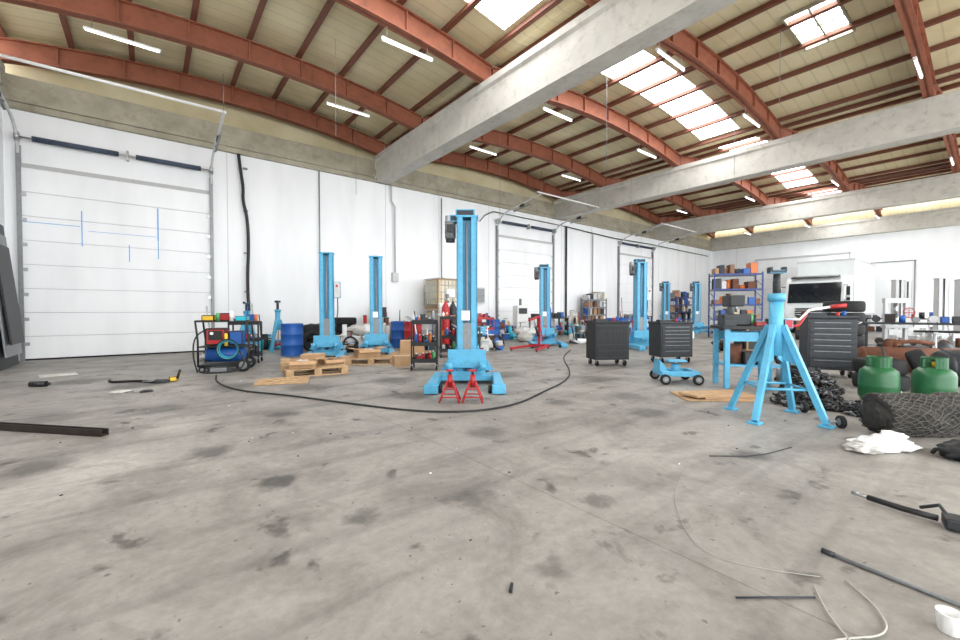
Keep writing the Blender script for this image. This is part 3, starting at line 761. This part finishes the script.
b=B()
b.box((0,0,.75),(.55,.5,1.4),WHITE,bev=.03); b.box((0,-.26,1.2),(.4,.02,.25),DGREY); b.cyl((0,0,1.45),(0,0,1.75),.06,GREY,seg=12)
for sx in(-1,1):
    for sy in(-1,1): b.caster(sx*.2,sy*.18,.04)
for k in range(3): b.box((0,-.26,.3+.2*k),(.42,.012,.02),GREY)
w1=b.done('coolant_service_machine',(7.6,11.3,0),-.5); dup(w1,'coolant_service_machine',(13.1,13.6,0),-.3)
b=B()
b.box((0,0,.45),(.9,.55,.5),RED,bev=.02); b.box((0,.25,.85),(.9,.05,.5),RED,bev=.01); b.box((0,0,.71),(.8,.45,.02),DGREY)
for sx in(-1,1):
    for sy in(-1,1): b.box((sx*.4,sy*.22,.1),(.05,.05,.2),RED)
b.tube([(0,.2,.72),(0,.15,1.1),(0,-.05,1.1),(0,-.08,.95)],.02,STEEL,8,smoothpath=1)
b.done('parts_washer',(10.9,13.95,0),0)
b=B(); b.tyre((0,0,.31),.31,.2,rot=(math.radians(80),0,.2)); b.tyre((.05,.28,.31),.31,.2,rot=(math.radians(82),0,.2)); b.done('leaning_tyre_pair',(3.75,12.7,0),-.2)
b=B()
for k in range(4): b.tyre((random.uniform(-.03,.03),random.uniform(-.03,.03),.12+k*.245),.38,.24)
ts=b.done('tyre_stack',(5.35,14.25,0))
for l in [(15.4,3.15,0),(16.5,3.1,0)]: dup(ts,'tyre_stack',l,1.)
b=B()
for k in range(5): b.tyre((random.uniform(-.03,.03),0,.15+k*.29),.42,.28)
b.done('truck_tyre_stack',(14.0,2.6,0))
b=B()
b.tyre((0,0,.11),.33,.22); b.tyre((.05,.04,.34),.32,.22); b.tyre((.45,-.3,.31),.31,.2,rot=(1.2,0,.5))
b.done('car_tyre_pile',(8.9,1.2,0),-.3)

def pallet(loc,rz,name='wooden_pallet'):
    b=B()
    for y in(-.35,0,.35):
        b.box((0,y,.01),(1.1,.09,.02),WOOD)
        for x in(-.48,0,.48): b.box((x,y,.06),(.13,.09,.08),WOOD)
    for x in(-.48,0,.48): b.box((x,0,.11),(.12,.8,.02),WOOD)
    for k in range(6): b.box((0,-.35+.14*k,.13),(1.1,.09,.02),WOOD)
    return b.done(name,loc,rz)
p=pallet((4.05,9.15,0),-.5)
for l,r in [((2.5,8.3,0),-.15),((2.7,9.35,0),-.3),((5.3,9.5,0),-.5)]: dup(p,'wooden_pallet',l,r)
def carton(name,loc,rz,sz,open_=False):
    b=B(); w,d,h=sz; t=.006
    b.box((0,0,t/2),(w,d,t),CARD)
    for s in(-1,1):
        b.box((s*w/2,0,h/2),(t,d,h),CARD); b.box((0,s*d/2,h/2),(w,t,h),CARD)
    if open_:
        for s in(-1,1):
            b.box((s*(w/2+w*.16),0,h+.02),(w*.34,d*.98,t),CARD,rot=(0,-s*.15,0))
            b.box((0,s*(d/2+d*.14),h-.04),(w*.98,d*.3,t),CARD,rot=(s*-.5,0,0))
        b.blob((0,0,h*.5),(w*.35,d*.35,h*.5),[SACK,DGREY,WHITE][int(loc[0]*7)%3],int(loc[1]*9),.3)
    else:
        b.box((0,0,h),(w,d,t),CARD); b.box((0,0,h+.004),(w*1.0,.05,.003),CREAM)
    return b.done(name,loc,rz)
carton('cardboard_box',(2.25,8.2,.142),-.3,(.45,.35,.14),True)
carton('cardboard_box',(2.85,8.4,.142),.1,(.4,.3,.10),True)
carton('cardboard_box',(4.35,8.2,0),-.3,(.42,.32,.22),False)
carton('cardboard_box',(3.95,9.2,.142),-.1,(.5,.36,.18),True)
carton('cardboard_box',(2.8,9.4,.142),-.5,(.45,.36,.12),False)
carton('cardboard_box',(5.3,9.5,.142),-.5,(.6,.45,.3),False)
b=B(); b.box((0,0,.012),(1.0,.6,.02),CARD,bev=.003); b.box((.1,.05,.035),(.8,.5,.02),CARD,rot=(0,.0,.2)); b.box((-.3,-.1,.06),(.3,.3,.03),WOOD,rot=(0,0,.5))
b.done('flattened_cardboard',(6.15,2.5,0),-.75)
b=B()
for k in range(4): b.box((0,-.2+.13*k,.02+.012*(k%2)),(.8,.1,.03),WOOD,rot=(0,0,.05*k))
b.done('timber_planks',(1.75,7.55,0),-.35)

# ------------------------------------------------------------------ shelving units
def shelving(loc,rz,w=1.6,d=.6,h=2.6,seed=1,col=NAVY,top=True):
    b=B(); rnd=random.Random(seed)
    for sx in(-1,1):
        for sy in(-1,1): b.box((sx*w/2,sy*d/2,h/2),(.05,.05,h),col)
        for k in range(5): b.tube([(sx*w/2,-d/2,.2+k*h/5.5),(sx*w/2,d/2,.2+k*h/5.5+.3)],.012,col,6)
    cols=[BROWN,CARD,CARD,BROWN,GREY,DGREY,DGREY,BLACK,CREAM,LGREY,ORANGE,BLUE2,RUST]
    lv=[.15+(h-.25)*k/4 for k in range(5)]
    for z in lv:
        b.box((0,0,z),(w,d,.03),LGREY)
        for s in(-1,1): b.box((0,s*d/2,z),(w,.03,.08),col)
        x=-w/2+.06
        while x<w/2-.14 and (top or z<lv[-1]):
            ww=rnd.uniform(.14,.34); hh=rnd.uniform(.2,.5); ww=min(ww,w/2-.04-x)
            if ww<.08: break
            c=rnd.choice(cols)
            if rnd.random()<.3: b.cyl((x+ww/2,0,z+.015),(x+ww/2,0,z+hh),ww*.42,c,seg=14)
            else: b.box((x+ww/2,rnd.uniform(-.05,.05),z+.015+hh/2),(ww*.92,d*.7,hh),c,bev=.006)
            x+=ww
    b.done('storage_rack',loc,rz)
shelving((20.4,7.5,0),math.radians(-50),1.9,.7,2.9,1)
shelving((19.3,14.2,0),0,1.6,.5,1.9,6,GREY)
shelving((28.5,13.9,0),0,2.4,.6,2.2,5,NAVY)
def bench(loc,rz,w,seed):
    b=B(); rnd=random.Random(seed)
    b.box((0,0,.86),(w,.65,.05),DGREY,bev=.006)
    for sx in(-1,1):
        for sy in(-1,1): b.box((sx*(w/2-.06),sy*.27,.42),(.06,.06,.84),DGREY)
    b.box((0,0,.25),(w-.1,.55,.03),GREY)
    cols=[BLUE2,DGREY,GREY,RUST,BLACK,DGREY,BLACK,DSTEEL,LGREY]
    for z in(.27,.89):
        x=-w/2+.15
        while x<w/2-.2:
            c=rnd.choice(cols); s=rnd.uniform(.1,.28); q=rnd.random()
            if q<.35: b.cyl((x,0,z),(x,0,z+s),s*.35,c,seg=12)
            elif q<.6: b.cyl((x,-.15,z+s*.35),(x,.15,z+s*.35),s*.35,c,seg=14)
            else: b.box((x,rnd.uniform(-.1,.1),z+s/2),(s*.9,.25,s),c,bev=.01)
            x+=s+.05
    b.done('metal_workbench',loc,rz)
bench((15.0,13.6,0),0,2.2,3); bench((23.9,14.2,0),0,2.0,4); bench((16.2,1.45,0),math.radians(100),2.2,8); bench((26.0,3.0,0),math.radians(90),3.,9)

# ------------------------------------------------------------------ truck with box body
b=B()
prof=[(0,.45),(-.02,1.1),(.02,1.55),(.28,2.75),(.45,2.98),(1.9,3.05),(2.0,2.9),(2.0,.7),(1.35,.7),(1.2,1.05),(.65,1.05),(.5,.7),(.5,.45)]
b.prism([(x,-1.22,z) for x,z in prof],(0,2.44,0),CAB)
b.prism([(.035,-1.1,1.62),(.265,-1.1,2.66),(.225,-1.1,2.66),(-.01,-1.1,1.62)],(0,2.2,0),GLASS)
for s in(-1,1):
    b.prism([(.35,s*1.225,1.7),(.5,s*1.225,2.5),(1.25,s*1.225,2.5),(1.25,s*1.225,1.7)],(0,s*.01,0),GLASS)
    b.box((-.08,s*1.42,2.2),(.12,.2,.5),BLACK,bev=.03); b.box((-.08,s*1.42,1.8),(.12,.2,.22),BLACK,bev=.03)
    b.tube([(.1,s*1.2,2.5),(-.05,s*1.4,2.48)],.02,BLACK); b.tube([(.1,s*1.2,1.75),(-.05,s*1.4,1.75)],.02,BLACK)
    b.box((-.06,s*.95,.78),(.06,.38,.24),LGREY,bev=.03)
    b.wheel((.93,s*1.08,.5),.5,.3,'y',GREY); b.wheel((5.9,s*1.0,.5),.5,.5,'y',GREY)
b.box((-.08,0,.6),(.16,2.46,.42),DGREY,bev=.04)
for k in range(4): b.box((-.04,0,.95+k*.12),(.05,1.5,.07),BLACK)
b.box((4.7,0,.85),(6.0,.8,.22),DGREY)
b.box((4.95,0,2.5),(5.5,2.5,3.0),CAB,bev=.03)
for z in(1.05,3.95):
    for s in(-1,1): b.box((4.95,s*1.25,z),(5.52,.03,.09),LGREY)
b.box((2.19,0,3.95),(.03,2.5,.09),LGREY)
b.tube([(-.02,-.5,1.7),(.1,.1,2.2)],.012,BLACK); b.tube([(-.02,.4,1.7),(.1,.9,2.2)],.012,BLACK)
b.box((.3,0,2.98),(.3,2.0,.05),DGREY,rot=(0,-.3,0))
b.done('box_truck',(27,6.25,0))

b=B()
for x in(-.45,0,.45): b.box((x,0,.06),(.12,.9,.12),WOOD)
b.box((0,0,.13),(1.3,.9,.03),WOOD)
b.box((0,0,.5),(.95,.45,.55),DGREY,bev=.03); b.box((0,0,.82),(.9,.3,.14),GREY,bev=.02)
for k in range(5):
    b.cyl((-.38+.19*k,0,.88),(-.38+.19*k,0,.96),.05,GREY,seg=12); b.tube([(-.38+.19*k,-.2,.7),(-.38+.19*k,-.36,.62)],.035,RUST,8)
b.cyl((-.45,-.38,.58),(.45,-.38,.58),.05,RUST,seg=12)
b.cyl((.5,0,.45),(.62,0,.45),.26,DGREY,seg=22); b.cyl((-.48,0,.35),(-.56,0,.35),.12,BLACK,seg=18); b.cyl((-.48,0,.65),(-.55,0,.65),.14,BLACK,seg=18)
b.done('engine_block_on_pallet',(12.0,3.9,0),-.5)
b=B()
b.cyl((-.7,0,.26),(.7,0,.26),.24,RUST,seg=24); b.ell((-.7,0,.26),(.1,.24,.24),RUST); b.ell((.7,0,.26),(.1,.24,.24),RUST)
for x in(-.45,.45): b.box((x,0,.03),(.08,.4,.06),DGREY); b.cyl((x-.02,0,.26),(x+.02,0,.26),.248,DGREY,seg=24)
b.tube([(-.2,0,.5),(-.2,0,.6),(.1,0,.62),(.4,.1,.58)],.04,RUST,10)
b.done('rusty_air_tank',(11.4,1.15,0),math.radians(-60))
b=B()
b.cyl((-.55,0,.3),(.55,0,.3),.27,DGREY,seg=24); b.ell((-.55,0,.3),(.1,.27,.27),DGREY); b.ell((.55,0,.3),(.1,.27,.27),DGREY)
for x in(-.35,.35): b.box((x,0,.04),(.08,.4,.08),BLACK)
b.box((0,0,.62),(.4,.25,.2),BLACK,bev=.02); b.cyl((.25,-.1,.66),(.25,.1,.66),.1,GREY,seg=16)
b.done('air_compressor',(10.4,.2,0),math.radians(-50))
b=B()
b.cyl((-.8,0,.3),(.8,0,.3),.07,DGREY,seg=14); b.ell((0,0,.3),(.2,.22,.22),DGREY)
for s in(-1,1):
    b.cyl((s*.75,0,.3),(s*.95,0,.3),.22,RUST,seg=22); b.cyl((s*.95,0,.3),(s*1.1,0,.3),.11,DGREY,seg=16)
    b.box((s*.6,0,.06),(.1,.3,.12),WOOD); b.cyl((s*.6,.0,.3),(s*.6,.0,.1),.04,DGREY,seg=10)
b.done('truck_axle',(14.0,.9,0),math.radians(75))
b=B()
b.box((0,0,.05),(.6,.5,.1),DGREY)
for s in(-1,1): b.box((s*.25,0,.8),(.08,.1,1.5),LGREY)
b.box((0,0,1.5),(.6,.14,.14),LGREY); b.box((0,0,.75),(.6,.2,.08),LGREY)
b.cyl((0,0,1.0),(0,0,1.45),.05,STEEL,seg=12)
b.tube([(.25+.14*math.cos(a),-.12,1.15+.14*math.sin(a)) for a in [2*math.pi*k/20 for k in range(20)]],.012,RED,8,closed=True)
for a in(0,1.57): b.tube([(.25-.14*math.cos(a),-.12,1.15-.14*math.sin(a)),(.25+.14*math.cos(a),-.12,1.15+.14*math.sin(a))],.01,RED,6)
b.done('hydraulic_press',(17.0,2.0,0),math.radians(-50))
b=B()
for k in range(3): b.cyl((-1.3,.05*k,.78),(1.3,.05*k+.02,.80),.022,BLACK,seg=8)
for x in(-1.0,1.0):
    for s in(-1,1): b.tube([(x+s*.0,s*.28,.0),(x,.03+s*.05,.74)],.02,LGREY,6)
    b.box((x,.05,.75),(.06,.3,.04),LGREY)
b.done('bars_on_trestles',(12.6,-.1,0),math.radians(-80))

# ------------------------------------------------------------------ gas bottles
def bottle(loc,rz=0,r=.2,h=.5):
    b=B()
    b.lathe([(r*.8,0),(r*.86,.015),(r*.86,.04),(r*.9,.05)],GREEN)
    b.lathe([(r*.5,.04),(r*.85,.06),(r,.12),(r,h*.48),(r*1.01,h*.5),(r,h*.52),(r,h*.78),(r*.93,h*.88),(r*.7,h*.96),(r*.3,h),(r*.15,h)],GREEN)
    b.cyl((0,0,h-.01),(0,0,h+.07),.022,YEL,seg=12); b.cyl((-.03,0,h+.06),(.05,0,h+.06),.012,STEEL,seg=8)
    b.cyl((0,0,h+.07),(0,0,h+.09),.03,BLACK,seg=12)
    n=20
    for k in range(n):
        a=2*math.pi*k/n
        if 3<k<7 or 13<k<17: continue
        a2=2*math.pi*(k+1)/n; R=r*.58
        b.prism([(R*math.cos(a),R*math.sin(a),h*.94),(R*math.cos(a2),R*math.sin(a2),h*.94),(R*math.cos(a2),R*math.sin(a2),h+.11),(R*math.cos(a),R*math.sin(a),h+.11)],(math.cos(a)*.008,math.sin(a)*.008,0),GREEN)
    b.tube([(r*.58*math.cos(2*math.pi*k/24),r*.58*math.sin(2*math.pi*k/24),h+.11) for k in range(24)],.009,GREEN,6,closed=True)
    b.box((0,-r-.001,h*.3),(.12,.006,.1),WHITE)
    b.done('green_gas_bottle',loc,rz)
bottle((7.3,1.0,0),.5); bottle((7.7,.55,0),1.1)
# rolled net bundle
b=B(); N=40; S=40; R=.2; Lh=.46
i=b.mi(ROLLM); rings=[]
def rsurf(x,a,extra=0):
    rr=R*(1+.08*math.sin(a*3+x*5)+.22*noise.noise(Vector((x*4,math.cos(a)*2,math.sin(a)*2)))-.14*(abs(x)/Lh)**3)+extra
    return Vector((x,rr*math.cos(a),max(.006,R+rr*math.sin(a))))
for k in range(N+1):
    x=-Lh+2*Lh*k/N
    ring=[]
    for j in range(S):
        v=rsurf(x,2*math.pi*j/S)
        if k in(0,N): v=Vector((v.x,v.y*.8,R+(v.z-R)*.8))
        ring.append(b.bm.verts.new(v))
    rings.append(ring)
for A,C in zip(rings,rings[1:]):
    for j in range(S):
        f=b.bm.faces.new((A[j],A[(j+1)%S],C[(j+1)%S],C[j])); f.material_index=i; f.smooth=True
for rg in(rings[0],rings[-1]): b.bm.faces.new(rg).material_index=i
for s in(-1,1):
    for q in range(22):
        b.tube([rsurf(-Lh+2*Lh*t/20,2*math.pi*q/22+s*3.0*t/20+.06*math.sin(t*2+q),.003) for t in range(21)],.005,NETM,5)
for s in(-1,1):
    b.blob((s*Lh,0,R),(.05,R*.68,R*.68),ROLLM,5,.25,2.5,3)
b.done('rolled_net_bundle',(5.85,.50,0),math.radians(-36))
b=B(); b.blob((0,0,.05),(.28,.14,.06),WHITE,4,.22,2.0,4); b.blob((.2,.07,.05),(.14,.11,.07),WHITE,6,.25,2.2,4); b.blob((-.2,-.03,.04),(.13,.1,.05),SACK,11,.25,2.,4); b.done('plastic_bag',(4.95,.66,0),math.radians(-30))
b=B(); b.blob((0,0,.06),(.18,.12,.07),BLACK,8,.25,2.2,3)
for k in range(5): b.tube([(random.uniform(-.2,.2),random.uniform(-.15,.15),.02),(random.uniform(-.2,.2),random.uniform(-.15,.15),.1),(random.uniform(-.2,.2),random.uniform(-.15,.15),.02)],.015,RUB,8,smoothpath=2)
b.done('hose_scrap_heap',(5.15,.22,0))
rnd=random.Random(2)
def link(b,c,rot,L=.05,w=.028,r=.008,m=DGREY):
    R=Euler(rot).to_matrix(); P=[]
    for k in range(10):
        a=2*math.pi*k/10; P.append(Vector(c)+R@Vector((math.cos(a)*L,math.sin(a)*w,0)))
    for p in P: p.z=max(p.z,r)
    b.tube(P,r,m,5,closed=True)
def chains(loc,rz,n,sx,sy,hh):
    b=B()
    b.blob((0,0,.0),(sx*.7,sy*.7,hh*.8),BLACK,n,.3,2.,3)
    for k in range(n):
        a=rnd.uniform(0,6.28); q=rnd.random()**.6; x=sx*q*math.cos(a); y=sy*q*math.sin(a)
        z=.02+hh*(1-q*q)*rnd.uniform(.5,1.1)
        link(b,(x,y,z),(rnd.uniform(-.9,.9),rnd.uniform(-.9,.9),rnd.uniform(0,6)),.05,.028,.010,[DGREY,DSTEEL,GREY][rnd.choice([0,0,0,1,1,2])])
    for k in range(9):
        p=[(rnd.uniform(-sx,sx)*.9,rnd.uniform(-sy,sy)*.9,.02+rnd.random()*.1) for _ in range(5)]
        b.tube(p,.012,BLACK,6,smoothpath=2)
    b.done('chain_pile',loc,rz)
chains((6.6,1.55,0),math.radians(-40),420,.40,.34,.2)
chains((7.7,1.8,0),math.radians(-30),360,.44,.3,.24)
chains((6.5,.98,0),math.radians(-40),200,.24,.2,.12)
b=B()
for k in range(16):
    b.tube([(rnd.uniform(-.4,.4),rnd.uniform(-.3,.3),.03),(rnd.uniform(-.4,.4),rnd.uniform(-.3,.3),.26),(rnd.uniform(-.4,.4),rnd.uniform(-.3,.3),.03)],.028,RUB if k%2 else DGREY,8,smoothpath=2)
b.cyl((-.3,0,.08),(.35,.1,.08),.06,RUST,seg=14); b.box((.1,-.2,.08),(.3,.2,.14),DGREY,bev=.02); b.cyl((-.3,.2,.0),(-.3,.2,.22),.1,GREY,seg=16)
b.done('hose_and_parts_pile',(8.75,2.15,0))

# ------------------------------------------------------------------ floor items
b=B(); b.tube([(.95,9.0,.015),(.85,8.2,.015),(1.0,7.1,.015),(1.5,6.3,.015),(2.0,5.2,.015),(2.45,4.3,.015),(3.0,3.85,.015),(3.7,3.85,.015),(4.5,4.2,.015),(5.5,4.6,.015),(6.5,5.3,.015),(8.2,7.0,.015),(10.0,8.2,.015)],.012,BLACK,8,smoothpath=3); b.done('power_cable')
b=B()
P=Vector((-1.9,7.1,0));Q=Vector((-.35,5.36,0)); L=(Q-P).length
b.box((0,0,.006),(L,.07,.012),DSTEEL); b.box((0,.03,.035),(L,.010,.06),DSTEEL); b.box((0,-.03,.035),(L,.010,.06),DSTEEL)
b.done('steel_channel_bar',tuple((P+Q)/2),math.atan2(Q.y-P.y,Q.x-P.x))
b=B(); b.cyl((-.1,0,.045),(.12,0,.045),.045,BLACK,seg=16); b.cyl((.12,0,.045),(.17,0,.045),.025,BLACK,r2=.018,seg=12); b.cyl((-.02,0,.045),(.05,0,.045),.046,DGREY,seg=16); b.done('spray_can',(-1.4,9.5,0),-.5)
b=B(); b.blob((0,0,.03),(.12,.08,.03),DGREY,3,.3); b.box((.14,.05,.05),(.12,.05,.08),YEL,rot=(0,0,.6),bev=.01); b.cyl((-.1,0,.03),(-.3,.12,.02),.012,STEEL,seg=8)
b.tube([(-.1,.0,.02),(-.4,.25,.02),(-.75,.2,.02),(-.85,.4,.02)],.022,RUB,8,smoothpath=2)
b.cyl((.2,.05,.05),(.24,.07,.2),.02,BLACK,seg=8)
b.tube([(.1,0,.03),(.18,.1,.05),(.2,.2,.12)],.022,YEL,8); b.done('impact_wrench_and_hose',(.15,8.75,0),-.3)
b=B(); b.blob((0,0,.015),(.12,.08,.02),SACK,2,.3); b.blob((.3,-.15,.01),(.08,.07,.02),DGREY,5,.3); b.done('cleaning_rags',(-.35,8.05,0))
b=B(); b.box((0,0,.006),(.5,.35,.012),SACK); b.done('floor_mat',(-1.35,11.0,0),.2)
b=B(); b.cyl((2.60,.50,.01),(2.50,-.40,.01),.010,GREY,seg=10); b.cyl((2.60,.50,.01),(2.606,.55,.01),.014,DGREY,seg=10); b.done('steel_rod')
b=B(); b.cyl((1.9,.68,.006),(2.16,.476,.006),.004,DGREY,seg=8); b.done('thin_steel_rod')
b=B(); b.tube([(3.52,.52,.03),(3.48,.35,.03),(3.46,.22,.035)],.018,BLACK,10); b.box((3.45,.15,.04),(.12,.10,.06),DGREY,rot=(0,0,.2),bev=.01); b.cyl((3.45,.15,.03),(3.38,.0,.03),.022,BLACK,seg=12); b.cyl((3.52,.52,.03),(3.54,.60,.03),.012,STEEL,seg=10); b.tube([(3.45,.18,.06),(3.56,.22,.08),(3.62,.3,.02)],.010,DGREY,8); b.done('grease_gun')
b=B(); b.tube([(2.25,.50,.008),(2.08,.42,.008),(1.93,.30,.008),(1.80,.25,.008),(1.72,.33,.008),(1.80,.42,.008),(1.95,.36,.008),(2.12,.24,.008),(2.28,.30,.008),(2.4,.42,.008)],.004,HOSEC,8,smoothpath=3)
b.done('clear_plastic_hose')
b=B(); b.tube([(3.2,1.5,.004),(2.7,1.35,.004),(2.3,1.1,.004),(2.12,.9,.004),(2.2,.7,.004),(2.35,.5,.004)],.0018,HOSEC,6,smoothpath=3); b.done('thin_wire')
b=B(); b.lathe([(.03,0),(.034,.005),(.04,.07),(.041,.075),(.037,.075),(.03,.01)],WHITE); b.done('paper_cup',(2.33,.11,0))
b=B(); b.cyl((-.02,0,.010),(.03,0,.010),.008,BLACK,seg=10); b.done('rubber_plug',(1.2,1.3,0),.7)
rnd=random.Random(5)
b=B()
for k in range(80):
    x=rnd.uniform(-1.5,6); y=rnd.uniform(1.2,10)
    b.blob((x,y,.004),(rnd.uniform(.006,.016),rnd.uniform(.005,.014),.005),rnd.choice([WHITE,SACK,DGREY,BLACK,DGREY]),k,.4,2,1)
b.done('floor_litter')
b=B(); b.tube([(3.6,1.5,.006),(3.9,1.25,.006),(4.4,1.15,.006)],.004,DGREY,6,smoothpath=1); b.done('bent_wire_scrap')

b=B()
for k in range(3): b.box((k*.06,0,1.5),(.03,1.5-.2*k,3.1-.5*k),[DGREY,GREY,BLACK][k],rot=(0,-.06-.02*k,0))
o=b.done('leaning_boards',(-2.45,13.2,0))
mn=min(v.co.z for v in o.data.vertices)
for v in o.data.vertices: v.co.z-=mn

# ------------------------------------------------------------------ camera, light
cam=bpy.data.cameras.new('camera'); cam.sensor_width=36; cam.lens=15.64; cam.clip_start=.05; cam.clip_end=200
co=bpy.data.objects.new('camera',cam); scene.collection.objects.link(co)
co.location=(0,0,1.2); co.rotation_euler=(math.radians(90-1.24),0,math.radians(-38.4))
scene.camera=co
w=bpy.data.worlds.new('world'); scene.world=w; w.use_nodes=True
bg=w.node_tree.nodes['Background']; bg.inputs['Color'].default_value=(.95,.975,1,1); bg.inputs['Strength'].default_value=5.7
